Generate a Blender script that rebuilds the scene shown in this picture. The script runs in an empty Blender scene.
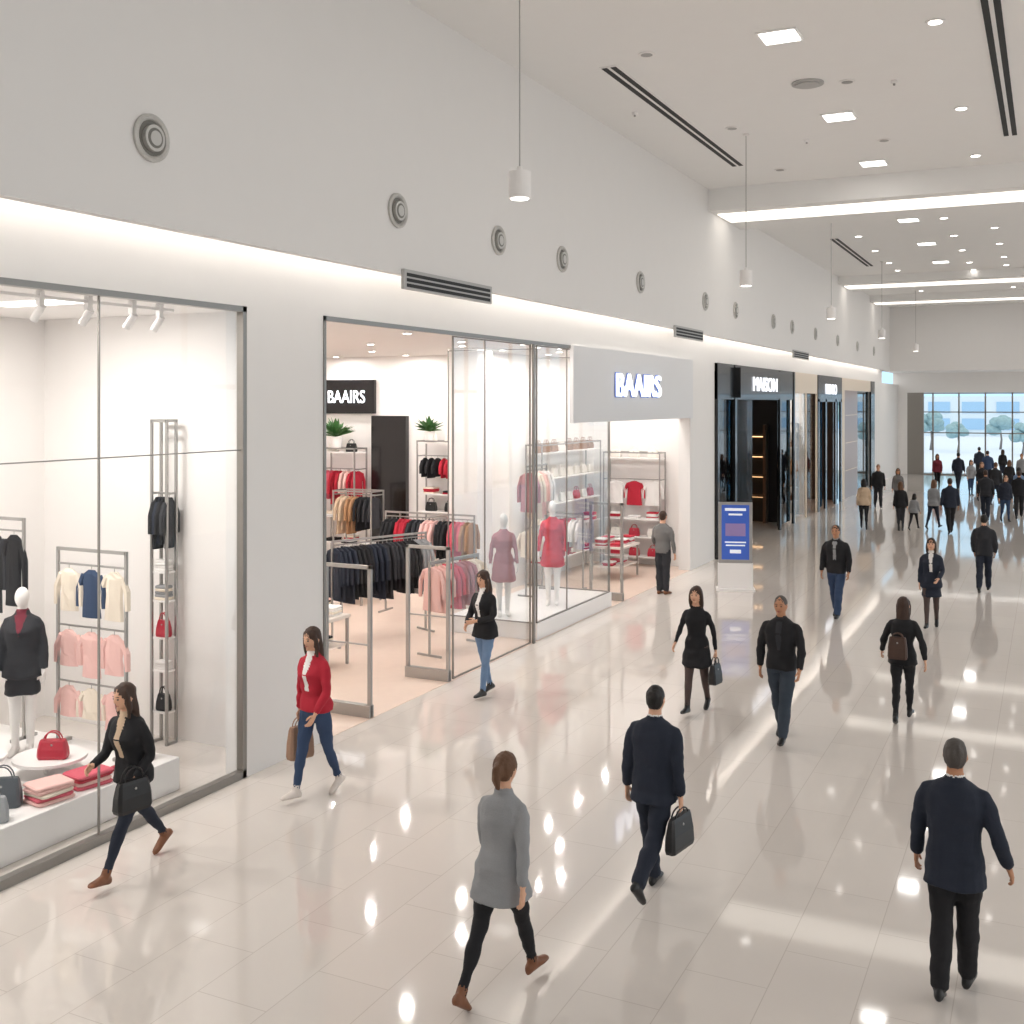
import bpy, bmesh, math, random
from mathutils import Vector, Matrix, noise
from mathutils.bvhtree import BVHTree
random.seed(7)
V=Vector
scene=bpy.context.scene
try:
    scene.view_settings.view_transform='Standard'
except Exception: pass
def lin(c):
    return tuple(((x/12.92) if x<=0.04045 else ((x+0.055)/1.055)**2.4) for x in c)
def hx(s):
    return lin(tuple(int(s[i:i+2],16)/255 for i in (0,2,4)))
MATS={}
def mat(name,col='cccccc',rough=.5,metal=0,emit=0,bump=0,bscale=60,coat=0,var=.06,ecol=None):
    if name in MATS: return MATS[name]
    m=bpy.data.materials.new(name); m.use_nodes=True
    nt=m.node_tree; b=nt.nodes['Principled BSDF']; c=hx(col)
    b.inputs['Roughness'].default_value=rough; b.inputs['Metallic'].default_value=metal
    b.inputs['Coat Weight'].default_value=coat
    tc=nt.nodes.new('ShaderNodeTexCoord'); nz=nt.nodes.new('ShaderNodeTexNoise'); nz.inputs['Scale'].default_value=bscale
    nt.links.new(tc.outputs['Object'],nz.inputs['Vector'])
    mx=nt.nodes.new('ShaderNodeMix'); mx.data_type='RGBA'
    mx.inputs[6].default_value=(*[x*(1-var) for x in c],1); mx.inputs[7].default_value=(*[min(1,x*(1+var)) for x in c],1)
    nt.links.new(nz.outputs['Fac'],mx.inputs[0]); nt.links.new(mx.outputs[2],b.inputs['Base Color'])
    if bump:
        bp=nt.nodes.new('ShaderNodeBump'); bp.inputs['Strength'].default_value=bump; bp.inputs['Distance'].default_value=.01
        nt.links.new(nz.outputs['Fac'],bp.inputs['Height']); nt.links.new(bp.outputs['Normal'],b.inputs['Normal'])
    if emit:
        b.inputs['Emission Color'].default_value=(*hx(ecol or col),1); b.inputs['Emission Strength'].default_value=emit
    MATS[name]=m; return m
def glassmat(name,tint,refl=1.0):
    m=bpy.data.materials.new(name); m.use_nodes=True; nt=m.node_tree
    for n in list(nt.nodes):
        if n.type!='OUTPUT_MATERIAL': nt.nodes.remove(n)
    out=[n for n in nt.nodes if n.type=='OUTPUT_MATERIAL'][0]
    t=nt.nodes.new('ShaderNodeBsdfTransparent'); t.inputs[0].default_value=(*tint,1)
    g=nt.nodes.new('ShaderNodeBsdfGlossy'); g.inputs['Roughness'].default_value=.02
    f=nt.nodes.new('ShaderNodeFresnel'); f.inputs[0].default_value=1.3
    mu=nt.nodes.new('ShaderNodeMath'); mu.operation='MULTIPLY'; mu.inputs[1].default_value=refl
    nt.links.new(f.outputs[0],mu.inputs[0])
    mx=nt.nodes.new('ShaderNodeMixShader'); nt.links.new(mu.outputs[0],mx.inputs[0])
    nt.links.new(t.outputs[0],mx.inputs[1]); nt.links.new(g.outputs[0],mx.inputs[2]); nt.links.new(mx.outputs[0],out.inputs[0])
    return m
# ---------- mesh builder
class MB:
    def __init__(s): s.v=[];s.f=[];s.m=[];s.mats=[]
    def mi(s,mt):
        if mt not in s.mats: s.mats.append(mt)
        return s.mats.index(mt)
    def add(s,vs,fs,mt):
        o=len(s.v); s.v+=[V(p) for p in vs]; i=s.mi(mt)
        for f in fs: s.f.append(tuple(a+o for a in f)); s.m.append(i)
    def box(s,lo,hi,mt,M=None):
        x0,y0,z0=lo;x1,y1,z1=hi
        vs=[V(p) for p in ((x0,y0,z0),(x1,y0,z0),(x1,y1,z0),(x0,y1,z0),(x0,y0,z1),(x1,y0,z1),(x1,y1,z1),(x0,y1,z1))]
        if M: vs=[M@p for p in vs]
        s.add(vs,[(0,3,2,1),(4,5,6,7),(0,1,5,4),(1,2,6,5),(2,3,7,6),(3,0,4,7)],mt)
    def loft(s,rings,mt,cap=True):
        n=len(rings[0]); vs=[p for r in rings for p in r]; fs=[]
        for i in range(len(rings)-1):
            for j in range(n):
                a=i*n+j;b=i*n+(j+1)%n
                fs.append((a,b,b+n,a+n))
        if cap:
            fs.append(tuple(range(n-1,-1,-1))); fs.append(tuple((len(rings)-1)*n+j for j in range(n)))
        s.add(vs,fs,mt)
    def tube(s,pts,rad,mt,n=8,side=(1,0,0)):
        pts=[V(p) for p in pts]; rings=[]; sd=V(side)
        for i,p in enumerate(pts):
            t=(pts[min(i+1,len(pts)-1)]-pts[max(i-1,0)]).normalized()
            a=sd-t*sd.dot(t)
            if a.length<.1:
                q=V((0,1,0)) if abs(t.y)<.9 else V((0,0,1)); a=q-t*q.dot(t)
            a.normalize(); b=t.cross(a)
            r=rad[i] if isinstance(rad,(list,tuple)) else rad
            ra,rb=(r,r) if not isinstance(r,tuple) else r
            rings.append([p+a*ra*math.cos(2*math.pi*j/n)+b*rb*math.sin(2*math.pi*j/n) for j in range(n)])
        s.loft(rings,mt)
    def sph(s,c,r,mt,M=None,nu=12,nv=8,fn=None):
        c=V(c); vs=[];fs=[]
        if not isinstance(r,(tuple,list)): r=(r,r,r)
        def tr(d):
            p=V((d[0]*r[0],d[1]*r[1],d[2]*r[2]))
            if fn: p=fn(V(d),p)
            p=p+c
            return M@p if M else p
        vs.append(tr((0,0,-1)))
        for i in range(1,nv):
            ph=math.pi*i/nv
            for j in range(nu):
                th=2*math.pi*j/nu
                vs.append(tr((math.sin(ph)*math.cos(th),math.sin(ph)*math.sin(th),-math.cos(ph))))
        vs.append(tr((0,0,1))); L=len(vs)-1
        for j in range(nu): fs.append((0,1+(j+1)%nu,1+j))
        for i in range(nv-2):
            for j in range(nu):
                a=1+i*nu+j;b=1+i*nu+(j+1)%nu; fs.append((a,b,b+nu,a+nu))
        o=1+(nv-2)*nu
        for j in range(nu): fs.append((L,o+j,o+(j+1)%nu))
        s.add(vs,fs,mt)
    def cyl(s,c,r,h,mt,n=24,r2=None):
        c=V(c); r2=r if r2 is None else r2
        s.loft([[c+V((rr*math.cos(2*math.pi*j/n),rr*math.sin(2*math.pi*j/n),z)) for j in range(n)] for rr,z in ((r,0),(r2,h))],mt)
    def mesh(s,name):
        me=bpy.data.meshes.new(name); me.from_pydata([tuple(p) for p in s.v],[],s.f)
        for m in s.mats: me.materials.append(m)
        me.polygons.foreach_set('material_index',s.m); me.update(); return me
    def obj(s,name,loc=(0,0,0),yaw=0,smooth=False,bevel=0):
        me=s.mesh(name); o=bpy.data.objects.new(name,me); scene.collection.objects.link(o)
        o.location=loc; o.rotation_euler=(0,0,yaw)
        if smooth: me.shade_smooth() if hasattr(me,'shade_smooth') else None
        if bevel:
            bm=o.modifiers.new('bev','BEVEL'); bm.width=bevel; bm.segments=2; bm.limit_method='ANGLE'
        return o
def R(d): return math.radians(d)
# ---------- materials
WALL=mat('wall_paint','e8e6e4',.7,bscale=3,var=.01)
WALLW=mat('shop_wall_white','f0ece9',.7,bscale=3,var=.01)
CEIL=mat('ceiling_paint','f0efed',.8,bscale=3,var=.01)
FRAME=mat('frame_metal','8f8b86',.35,.7)
STEEL=mat('brushed_steel','a8a6a3',.35,.8)
DARK=mat('dark_slot','151515',.6)
BLACKP=mat('black_panel','0d0d10',.25,coat=.3)
GREYP=mat('grey_fascia','dfdfe0',.5,var=.02)
GRILL=mat('grille_grey','b5b4b2',.5,var=.02)
PLINTH=mat('white_plinth','efecea',.35,var=.01)
COVE=mat('cove_led','fff1de',.5,emit=9,ecol='fffaf4')
STRIP=mat('beam_led','fff1de',.5,emit=1.4,ecol='fffaf2')
PANEL=mat('luminaire_diffuser','ffffff',.5,emit=4,ecol='fffcf6')
DOWN=mat('downlight_lens','ffffff',.5,emit=8,ecol='fff8f0')
SIGNW=mat('sign_led','ffffff',.5,emit=1.6,ecol='f2f6ff')
SIGNH=mat('sign_halo','4d66a8',.5,emit=.3,ecol='5a86e8')
GLASS=glassmat('clear_glass',(.985,.99,.988),.22)
TEAL=glassmat('tinted_glass',(.2,.38,.48),1.5)
def floormat():
    m=bpy.data.materials.new('polished_tile'); m.use_nodes=True; nt=m.node_tree; b=nt.nodes['Principled BSDF']
    tc=nt.nodes.new('ShaderNodeTexCoord'); mp=nt.nodes.new('ShaderNodeMapping')
    mp.inputs['Rotation'].default_value=(0,0,R(90))
    br=nt.nodes.new('ShaderNodeTexBrick'); br.inputs['Scale'].default_value=1
    br.inputs['Brick Width'].default_value=1.2; br.inputs['Row Height'].default_value=.6; br.inputs['Mortar Size'].default_value=.004; br.inputs['Mortar Smooth'].default_value=.3
    br.inputs['Color1'].default_value=(*hx('dcd4cd'),1); br.inputs['Color2'].default_value=(*hx('d9d1ca'),1); br.inputs['Mortar'].default_value=(*hx('c6bcb4'),1)
    nt.links.new(tc.outputs['Object'],mp.inputs[0]); nt.links.new(mp.outputs[0],br.inputs[0])
    nz=nt.nodes.new('ShaderNodeTexNoise'); nz.inputs['Scale'].default_value=1.3; nt.links.new(tc.outputs['Object'],nz.inputs[0])
    nt.links.new(br.outputs[0],b.inputs['Base Color'])
    b.inputs['Roughness'].default_value=.05; b.inputs['IOR'].default_value=1.65
    bp=nt.nodes.new('ShaderNodeBump'); bp.inputs['Strength'].default_value=.02; nt.links.new(nz.outputs['Fac'],bp.inputs['Height'])
    nt.links.new(bp.outputs[0],b.inputs['Normal'])
    return m
FLOOR=floormat()
WOOD=mat('shop_floor_wood','e0cabb',.3,bscale=6,var=.05)
# ---------- room shell
def boxobj(name,boxes,mt,**k):
    mb=MB()
    for lo,hi in boxes: mb.box(lo,hi,mt)
    return mb.obj(name,**k)
def walls(name,boxes,mt):
    for lo,hi in boxes: boxobj(name,[(lo,hi)],mt)
boxobj('floor',[((-20,-6,-.2),(8,70,0))],FLOOR)
boxobj('floor_shop',[((-18,11.12,0),(-8.02,26.9,.006))],WOOD)
XB=-7.6
walls('wall_left',[((-8.3,-6,0),(-8,3.4,5.22)),((-8.3,-6,5.22),(-8,61,6.45)),((-8.3,9.67,0),(-8,11.09,5.22)),
   ((-8.3,26.4,0),(-8,28.6,5.22)),((-8.3,57.6,0),(-8,68,5.22))],WALL)
walls('wall_left_bulkhead',[((XB-.12,-6,5.83),(XB,61,9.7)),((-8.3,-6,6.45),(XB-.12,61,6.6))],WALL)
walls('wall_back',[((-20,-6.2,0),(8.2,-6,9.7))],WALL)
walls('wall_end_bulkhead',[((-8.3,61,5.83),(8,61.2,9.7))],WALL)
walls('wall_end',[((-8.3,68,0),(-7.5,68.3,5.9)),((-7.5,68,4.75),(8,68.3,5.9))],WALL)
walls('ceiling',[((-8,-6,9.45),(8,26.6,9.7)),((-8,29.8,9.2),(8,45.2,9.7)),((-8,48.6,9.2),(8,53.8,9.7)),((-8,56.4,9.2),(8,61,9.7)),((-8.3,61.2,5.9),(8,68.3,6.1))],CEIL)
walls('ceiling_beam',[((-8,26.6,8.9),(8,29.8,9.7)),((-8,45.2,8.9),(8,48.6,9.7)),((-8,53.8,8.9),(8,56.4,9.7))],CEIL)
boxobj('ceiling_shop',[((-18.2,-1,5.25),(-8.3,61,5.4))],WALLW)
mb=MB(); y=-6
while y<68.5: mb.box((7.95,y-.06,0),(8.1,y+.06,9.45),FRAME); y+=4.6
mb.box((7.95,-6,4.6),(8.1,68,4.75),FRAME); mb.obj('added_side_mullions')  # unseen right side left open for sky light; mullions added to frame it
mb=MB()
for (a,b_) in ((27.1,28.4),(46,47.2),(54.4,55.3)): mb.box((XB+.1,a,8.87),(7.6,b_,8.898),STRIP)
mb.obj('beam_light_strips')
mb=MB(); y=-5
while y<60: mb.box((-7.95,y,6.38),(-7.78,y+4.9,6.40),COVE); y+=5
mb.box((-7.9,61.25,5.84),(7.5,61.4,5.86),COVE)
mb.obj('cove_light_strip')
walls('wall_shop_partition',[((-12.2,10.4,0),(-8.3,10.55,5.25)),((-12.2,1.2,0),(-12,10.4,5.25)),((-12.2,1,0),(-8.3,1.2,5.25)),
  ((-18,21.95,0),(-10.8,22.1,5.25)),((-10.95,22.1,0),(-10.8,27,5.25)),((-10.95,27,0),(-8.3,27.15,5.25)),((-18.2,10.4,0),(-18,22,5.25)),((-18,10.4,0),(-12.2,10.55,5.25)),
  ((-11,41.9,0),(-8.3,42,5.25)),((-11.1,38.6,0),(-11,48.4,5.25)),((-11.1,48.5,0),(-11,57,5.25))],WALLW)
boxobj('shop_column',[((-10.85,19.3,0.006),(-10.2,19.95,5.25))],WALLW,bevel=.01)
DK=mat('dark_interior','262324',.4)
walls('wall_shop_dark',[((-12,28.5,0),(-8.3,28.6,5.25)),((-12.1,28.5,0),(-12,38.5,5.25)),((-12,38.4,0),(-8.3,38.5,5.25)),((-11,48.4,0),(-8.3,48.5,5.25))],DK)
# ---------- storefront windows
def glazing(name,x,y0,y1,z0,z1,mull=(),trans=(),fr=.06,g=GLASS,fm=FRAME,axis='y',joint=.012):
    mb=MB()
    def bx(a0,a1,c0,c1,w,m):
        if axis=='y': mb.box((x-w,a0,c0),(x+w,a1,c1),m)
        else: mb.box((a0,x-w,c0),(a1,x+w,c1),m)
    bx(y0,y1,z0,z1,.008,g); fw=.045 if fr>.04 else .014
    if fr:
        bx(y0,y1,z0-.0,z0+fr*1.4,fw,fm); bx(y0,y1,z1-fr,z1,fw,fm); bx(y0,y0+fr,z0,z1,fw,fm); bx(y1-fr,y1,z0,z1,fw,fm)
    for m_ in mull: bx(m_-joint/2,m_+joint/2,z0,z1,.012,fm)
    for t in trans: bx(y0,y1,t-joint/2,t+joint/2,.012,fm)
    return mb.obj(name)
glazing('window_1',-8.05,3.4,9.67,0,5.22,mull=(5.5,7.6),trans=(3.63,))
glazing('window_2',-8.06,14.45,17.2,.0,5.16,mull=(15.5,),fr=.018)
glazing('window_3',-8.06,17.45,21.0,.3,5.16,fr=.018,mull=(18.8,))
glazing('window_4',17.4,-9.8,-8.08,.3,5.1,fr=.015,axis='x')
glazing('window_5',21.0,-9.8,-8.08,.3,5.1,fr=.015,axis='x')
boxobj('door_frame_shop',[((-8.02,11.09,5.16),(-7.98,18.8,5.22)),((-8.02,11.09,0),(-7.98,11.13,5.22)),((-8.03,17.2,0),(-7.99,17.26,5.16))],FRAME)
boxobj('display_plinth',[((-9.8,17.42,0.006),(-8.03,21.05,.3))],PLINTH,bevel=.01)
boxobj('display_plinth',[((-11.95,1.3,0),(-8.4,9.05,.35))],PLINTH,bevel=.01)
boxobj('fascia_panel',[((-8.0,18.8,3.78),(-7.93,26.4,5.22))],GREYP)
boxobj('fascia_panel',[((-8.3,21.1,3.78),(-8.02,26.38,5.2))],GREYP)
def sign(name,body,y0,y1,z0,z1,x,m,halo=None,ext=.04):
    def mk(m,off,dx,e):
        cu=bpy.data.curves.new(name,'FONT'); cu.body=body; cu.extrude=e; cu.offset=off
        o=bpy.data.objects.new(name+'_c',cu); scene.collection.objects.link(o)
        bpy.context.view_layer.update()
        dg=bpy.context.evaluated_depsgraph_get(); me=bpy.data.meshes.new_from_object(o.evaluated_get(dg)); bpy.data.objects.remove(o)
        xs=[v.co.x for v in me.vertices]; ys=[v.co.y for v in me.vertices]
        a,b=min(xs),max(xs);c,d=min(ys),max(ys); g=off*.6
        for v in me.vertices:
            p=v.co.copy(); v.co=(x+dx+p.z, y0-g+(p.x-a)/(b-a)*(y1-y0+2*g), z0-g+(p.y-c)/(d-c)*(z1-z0+2*g))
        me.materials.clear(); me.materials.append(m)
        for p in me.polygons: p.material_index=0
        return me
    e=bpy.data.objects.new(name,None); scene.collection.objects.link(e)
    o=bpy.data.objects.new('letters',mk(m,0,ext,ext*.5)); scene.collection.objects.link(o); o.parent=e
    if halo:
        h=bpy.data.objects.new('letter_halo',mk(halo,.03,.012,.008)); scene.collection.objects.link(h); h.parent=e
sign('store_sign','BAAIRS',20.95,23.75,4.28,4.76,-7.92,SIGNW,SIGNH)
# ---------- black store
mb=MB()
mb.box((-7.99,28.6,4.25),(-7.93,38.45,5.22),BLACKP)
for a,b_ in ((28.6,28.8),(30.4,30.6),(36.1,36.3),(38.25,38.45)): mb.box((-7.99,a,0),(-7.91,b_,5.22),BLACKP)
mb.box((-8.1,28.8,0),(-8.0,30.4,.3),BLACKP); mb.box((-8.06,28.8,.3),(-8.04,30.4,5.0),TEAL)
mb.box((-8.06,36.3,.1),(-8.04,38.3,5.0),TEAL)
mb.box((-7.93,30.5,4.3),(-7.78,36.3,5.15),BLACKP)
mb.box((-8.9,33.6,0),(-8.8,36.0,4.25),BLACKP)
mb.obj('black_storefront')
sign('store_sign','MAISON',31.9,35.0,4.5,4.92,-7.78,SIGNW,ext=.02)
warm=mat('warm_shelf_light','ffcf9a',.5,emit=3,ecol='ffc88c')
BRS=mat('shelf_brown','6b4e3b',.4)
mb=MB()
for z in (.9,1.6,2.3,3.0): 
    mb.box((-11.9,31,z),(-11.4,37.5,z+.05),BRS); mb.box((-11.88,31,z-.04),(-11.8,37.5,z-.01),warm)
    mb.box((-10.9,37.9,z),(-8.9,38.3,z+.05),BRS); mb.box((-10.9,38.26,z-.04),(-8.9,38.3,z-.01),warm)
mb.box((-11.9,30.9,0),(-11.4,31,3.4),BRS); mb.box((-11.9,37.5,0),(-11.4,37.6,3.4),BRS)
mb.box((-11,37.9,0),(-10.9,38.3,3.4),BRS); mb.box((-8.9,37.9,0),(-8.8,38.3,3.4),BRS)
mb.obj('display_shelving')
CREAM=mat('cream_panel','e6d8c6',.5)
mb=MB()
mb.box((-7.99,38.5,4.5),(-7.93,42.6,5.22),CREAM); mb.box((-8.06,38.6,.1),(-8.04,42.3,4.5),GLASS)
for a in (38.5,40.5,42.5): mb.box((-7.99,a,0),(-7.93,a+.1,4.5),CREAM)
mb.obj('cream_storefront')
mb=MB()
mb.box((-7.99,42.7,4.2),(-7.91,48,5.22),BLACKP)
for a in (42.7,44.2,46.4,47.7): mb.box((-7.99,a,0),(-7.91,a+.3,4.3),BLACKP)
mb.box((-8.06,43,.1),(-8.04,44.2,4.2),TEAL); mb.box((-8.06,46.6,.1),(-8.04,47.8,4.2),TEAL)
mb.box((-10.2,44,.0),(-10,47.8,3.2),mat('amber_panel','b5672f',.4,emit=.4,ecol='d07a35'))
mb.obj('black_storefront')
sign('store_sign','RENIO',44.2,46.6,4.5,4.9,-7.91,SIGNW,ext=.02)
mb=MB()
BRZ=mat('bronze_panel','a58c80',.3,.3)
mb.box((-7.99,48.05,4.7),(-7.93,56.4,5.22),CREAM); mb.box((-7.99,48.8,0),(-7.95,52.4,4.7),BRZ); mb.box((-7.99,48.05,0),(-7.93,48.8,4.7),CREAM); mb.box((-8.06,52.4,.1),(-8.04,56.4,4.7),TEAL)
mb.box((-7.99,56.4,0),(-7.9,57.6,5.22),BLACKP)
for z in (1.2,2.4,3.6): mb.box((-7.95,49,z),(-7.93,52.2,z+.03),CREAM)
mb.obj('bronze_storefront')
# ---------- end glazing + outside
mb=MB(); 
mb.box((-7.5,68.12,.05),(8,68.14,4.75),GLASS)
mb.box((-7.5,68.02,0),(-6.6,68.25,4.75),FRAME)
x=-6.1
while x<8.01: mb.box((x-.04,68.05,0),(x+.04,68.2,4.75),FRAME); x+=1.4
for z in (0,2.4,3.6,4.68): mb.box((-7.5,68.05,z),(8,68.2,z+.06),FRAME)
mb.obj('window_6')
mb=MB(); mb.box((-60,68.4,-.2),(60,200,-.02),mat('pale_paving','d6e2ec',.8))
mb.box((8.1,-60,-.2),(60,68.4,-.02),mat('added_bounce_paving','d8d4cf',.8)); mb.obj('ground_outside')  # unseen paving beyond the open side, added to bounce sky light inward
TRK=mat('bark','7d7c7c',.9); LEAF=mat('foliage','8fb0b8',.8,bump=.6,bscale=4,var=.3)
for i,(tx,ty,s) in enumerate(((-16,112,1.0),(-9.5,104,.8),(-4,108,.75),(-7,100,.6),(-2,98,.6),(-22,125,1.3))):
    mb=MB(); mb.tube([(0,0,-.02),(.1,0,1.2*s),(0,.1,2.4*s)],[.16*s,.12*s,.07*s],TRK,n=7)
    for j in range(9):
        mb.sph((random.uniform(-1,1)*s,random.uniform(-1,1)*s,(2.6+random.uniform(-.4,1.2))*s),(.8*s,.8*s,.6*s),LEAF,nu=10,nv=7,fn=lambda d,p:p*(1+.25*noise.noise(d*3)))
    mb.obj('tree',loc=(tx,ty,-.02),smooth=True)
BLD=mat('building_facade','d3e4ef',.6); BWN=mat('building_windows','9cc6e8',.3)  # blue cast of the sky light put into both building colours
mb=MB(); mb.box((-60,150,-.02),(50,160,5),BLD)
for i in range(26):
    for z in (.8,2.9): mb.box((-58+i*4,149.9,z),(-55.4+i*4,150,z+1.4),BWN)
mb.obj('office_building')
# ---------- ceiling fixtures
def panel(x,y,z,power,s=.5):
    mb=MB(); mb.box((-s/2-.04,-s/2-.04,-.02),(s/2+.04,s/2+.04,0),CEIL); mb.box((-s/2,-s/2,-.03),(s/2,s/2,-.02),PANEL)
    mb.obj('ceiling_light_panel',loc=(x,y,z-.002))
    L=bpy.data.lights.new('panel_light','AREA'); L.size=s; L.energy=power; L.color=(1,.98,.95)
    o=bpy.data.objects.new('panel_light',L); scene.collection.objects.link(o); o.location=(x,y,z-.05)
PW=8
for y in (1.8,6.5,11.2,15.95,20.9,25.3): panel(-3.5,y,9.45,PW)
for y in (32,37,42,51,58): panel(-3.5,y,9.2,PW*2)
for y in (2,12,22): panel(3.6,y,9.45,PW)  # unseen mirrored row on the right, added for softer, more even light
def dl(mb,x,y,z,on=True):
    z-=.002; mb.cyl((x,y,z-.015),.13,.015,PLINTH,n=20); mb.cyl((x,y,z-.02),.09,.006,DOWN if on else STEEL,n=16)
mb=MB()
for y in (6.5,11.4,16.3,21.3,25.5): dl(mb,-1.43,y,9.45); dl(mb,-5.5,y-.4,9.45,False); dl(mb,1.5,y,9.45)
for y in (18.7,23.2): dl(mb,-3.0,y,9.45,False)
mb.obj('recessed_downlights')
mb=MB()
for y in (31,34.5,38,41.5,44): dl(mb,-1.43,y,9.2); dl(mb,-5.2,y,9.2); dl(mb,-2.6,y+1.1,9.2)
mb.obj('recessed_downlights')
mb=MB()
for y in (50,52.5): dl(mb,-1.43,y,9.2); dl(mb,-5.2,y,9.2)
mb.obj('recessed_downlights')
def slot(x,y0,y1,z):
    z-=.002
    mb=MB(); mb.box((x-.14,y0,z-.012),(x+.14,y1,z),PLINTH)
    for dx in (-.075,.075): mb.box((x+dx-.045,y0+.05,z-.018),(x+dx+.045,y1-.05,z-.010),DARK)
    mb.obj('linear_slot_diffuser')
slot(-6.25,16.2,24.3,9.45); slot(-.7,14.6,23.9,9.45); slot(-5.95,34.6,42.2,9.2)
mb=MB(); mb.cyl((-3.6,18.5,9.42),.26,.028,GRILL,n=28); mb.cyl((-3.6,18.5,9.40),.2,.02,GRILL,n=28); mb.obj('ceiling_speaker')
for (x,y) in ((-4.6,13.5),(-2.3,19),(-4.4,22.5),(-6.8,19)):
    mb=MB(); mb.cyl((x,y,9.40),.05,.048,PLINTH,n=14); mb.cyl((x,y,9.37),.02,.03,STEEL,n=10); mb.obj('sprinkler_head')
for y,zc in ((11.2,9.45),(21.5,9.45),(30.9,9.2),(41,9.2),(52,9.2)):
    mb=MB(); X=-5.38
    mb.cyl((X,y,6.46),.125,.3,PLINTH,n=28); mb.cyl((X,y,6.45),.1,.02,PANEL,n=24)
    mb.cyl((X,y,6.76),.03,.06,PLINTH,n=12); mb.cyl((X,y,6.8),.008,zc-6.81,STEEL,n=8); mb.cyl((X,y,zc-.035),.06,.03,PLINTH,n=16)
    mb.obj('pendant_lamp',smooth=False)
VENT=mat('vent_grey','c6c4c0',.4,.2); VIN=mat('vent_inner','77756f',.5)
for y in (7.8,12.15,15.05,17.5,21.55,26.3,29.2,33.7,36.4,40.4,45,50,55):
    mb=MB(); n=32
    prof=[(.225,.002),(.225,.03),(.2,.045),(.175,.03),(.165,.003)]
    mb.loft([[V((XB+h,y+r*math.cos(2*math.pi*j/n),6.64+r*math.sin(2*math.pi*j/n))) for j in range(n)] for r,h in prof],VENT,cap=False)
    for r,h,m_,dy in ((.17,.008,VIN,0),(.125,.05,VENT,.015),(.095,.053,VIN,.015),(.07,.056,VENT,.02)):
        c=V((XB,y+dy,6.64)); mb.loft([[c+V((hh,r2*math.cos(2*math.pi*j/n),r2*math.sin(2*math.pi*j/n))) for j in range(n)] for r2,hh in ((r,0.002),(r,h))],m_)
    mb.obj('round_air_vent')
for y0,y1 in ((12.25,14.75),(23.8,26.0),(36.5,39)):
    mb=MB(); mb.box((XB+.002,y0,5.64),(XB+.05,y1,5.9),GRILL)
    for i in range(3): mb.box((XB+.048,y0+.06,5.67+i*.07),(XB+.056,y1-.06,5.715+i*.07),DARK)
    mb.obj('linear_air_grille')
def area(x,y,z,sx,sy,p,c=(1,.965,.93)):
    z-=.002
    mb=MB(); mb.box((-sx/2,-sy/2,-.02),(sx/2,sy/2,0),PANEL); mb.obj('shop_ceiling_light',loc=(x,y,z))
    L=bpy.data.lights.new('shop_light','AREA'); L.shape='RECTANGLE'; L.size=sx; L.size_y=sy; L.energy=p; L.color=c
    o=bpy.data.objects.new('shop_light',L); scene.collection.objects.link(o); o.location=(x,y,z-.04)
for y in (3.5,6,8.5): area(-9.9,y,5.25,1.2,.3,85)
def spots(pts,p):
    mb=MB()
    for x,y in pts:
        mb.cyl((x,y,5.225),.08,.022,PLINTH,n=16); mb.cyl((x,y,5.218),.06,.008,DOWN,n=14)
        L=bpy.data.lights.new('spot_lamp','AREA'); L.shape='DISK'; L.size=.11; L.energy=p; L.color=(1,.965,.93)
        o=bpy.data.objects.new('spot_lamp',L); scene.collection.objects.link(o); o.location=(x,y,5.21)
    mb.obj('shop_downlights')
spots([(x+(.35 if j%2 else 0),y) for x in (-9.3,-11.2,-13.1,-15) for j,y in enumerate((12.2,14.6,17,19.4,21.3))],30)
spots([(x,y) for x in (-8.7,-10) for y in (18.3,20,22.3,24,25.8)],22)
area(-9.7,40.3,5.25,1.2,.3,90); area(-9.7,52,5.25,1.2,.3,50)
area(-10,33,5.25,1.2,.2,25,(1,.8,.6)); area(-9.6,45.5,5.25,1,.2,25,(1,.75,.5))
mb=MB(); mb.box((-8.85,3.6,5.17),(-8.81,9.4,5.2),PLINTH)
for y in (6.9,7.6,8.2,8.8,9.2): mb.tube([(-8.82,y,5.17),(-8.82,y,5.09)],.012,PLINTH,n=6); mb.tube([(-8.80,y,5.1),(-8.92,y,4.96)],.04,PLINTH,n=14); mb.box((-8.86,y-.03,5.1),(-8.8,y+.03,5.245),PLINTH)
mb.obj('track_spotlights')
# ---------- clothing colours
C=lambda n,c,**k: mat(n,c,.85,bump=.25,bscale=90,**k)
NAVY=C('cloth_navy','1d2433'); BLK=C('cloth_black','17171b'); CHAR=C('cloth_charcoal','2a2b30'); RED=C('cloth_red','b01f33'); PINK=C('cloth_pink','e8bdb6')
CRM=C('cloth_cream','e8dccb'); DEN=C('cloth_denim','2f4260'); LDEN=C('cloth_lightdenim','6d87a8'); GRY=C('cloth_grey','939496'); MGR=C('cloth_midgrey','6e6c6b'); TAN=C('cloth_tan','a97f5b'); WHT=C('cloth_white','e9e6e3')
ROSE=C('cloth_rose','cf5a6a'); BEI=C('cloth_beige','cbb297'); MAR=C('cloth_maroon','7a2b3a'); FLO=C('cloth_floral','b07a80',var=.5); CORAL=C('cloth_coral','c42a3c')
LBLK=mat('leather_black','131315',.35); LBRN=mat('leather_brown','7a4b2e',.45); LRED=mat('leather_red','b3263a',.35); LGRY=mat('leather_grey','50565c',.4); LTAN=mat('paper_tan','9b7b66',.7); LWHT=mat('leather_white','ece6de',.4)
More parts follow.
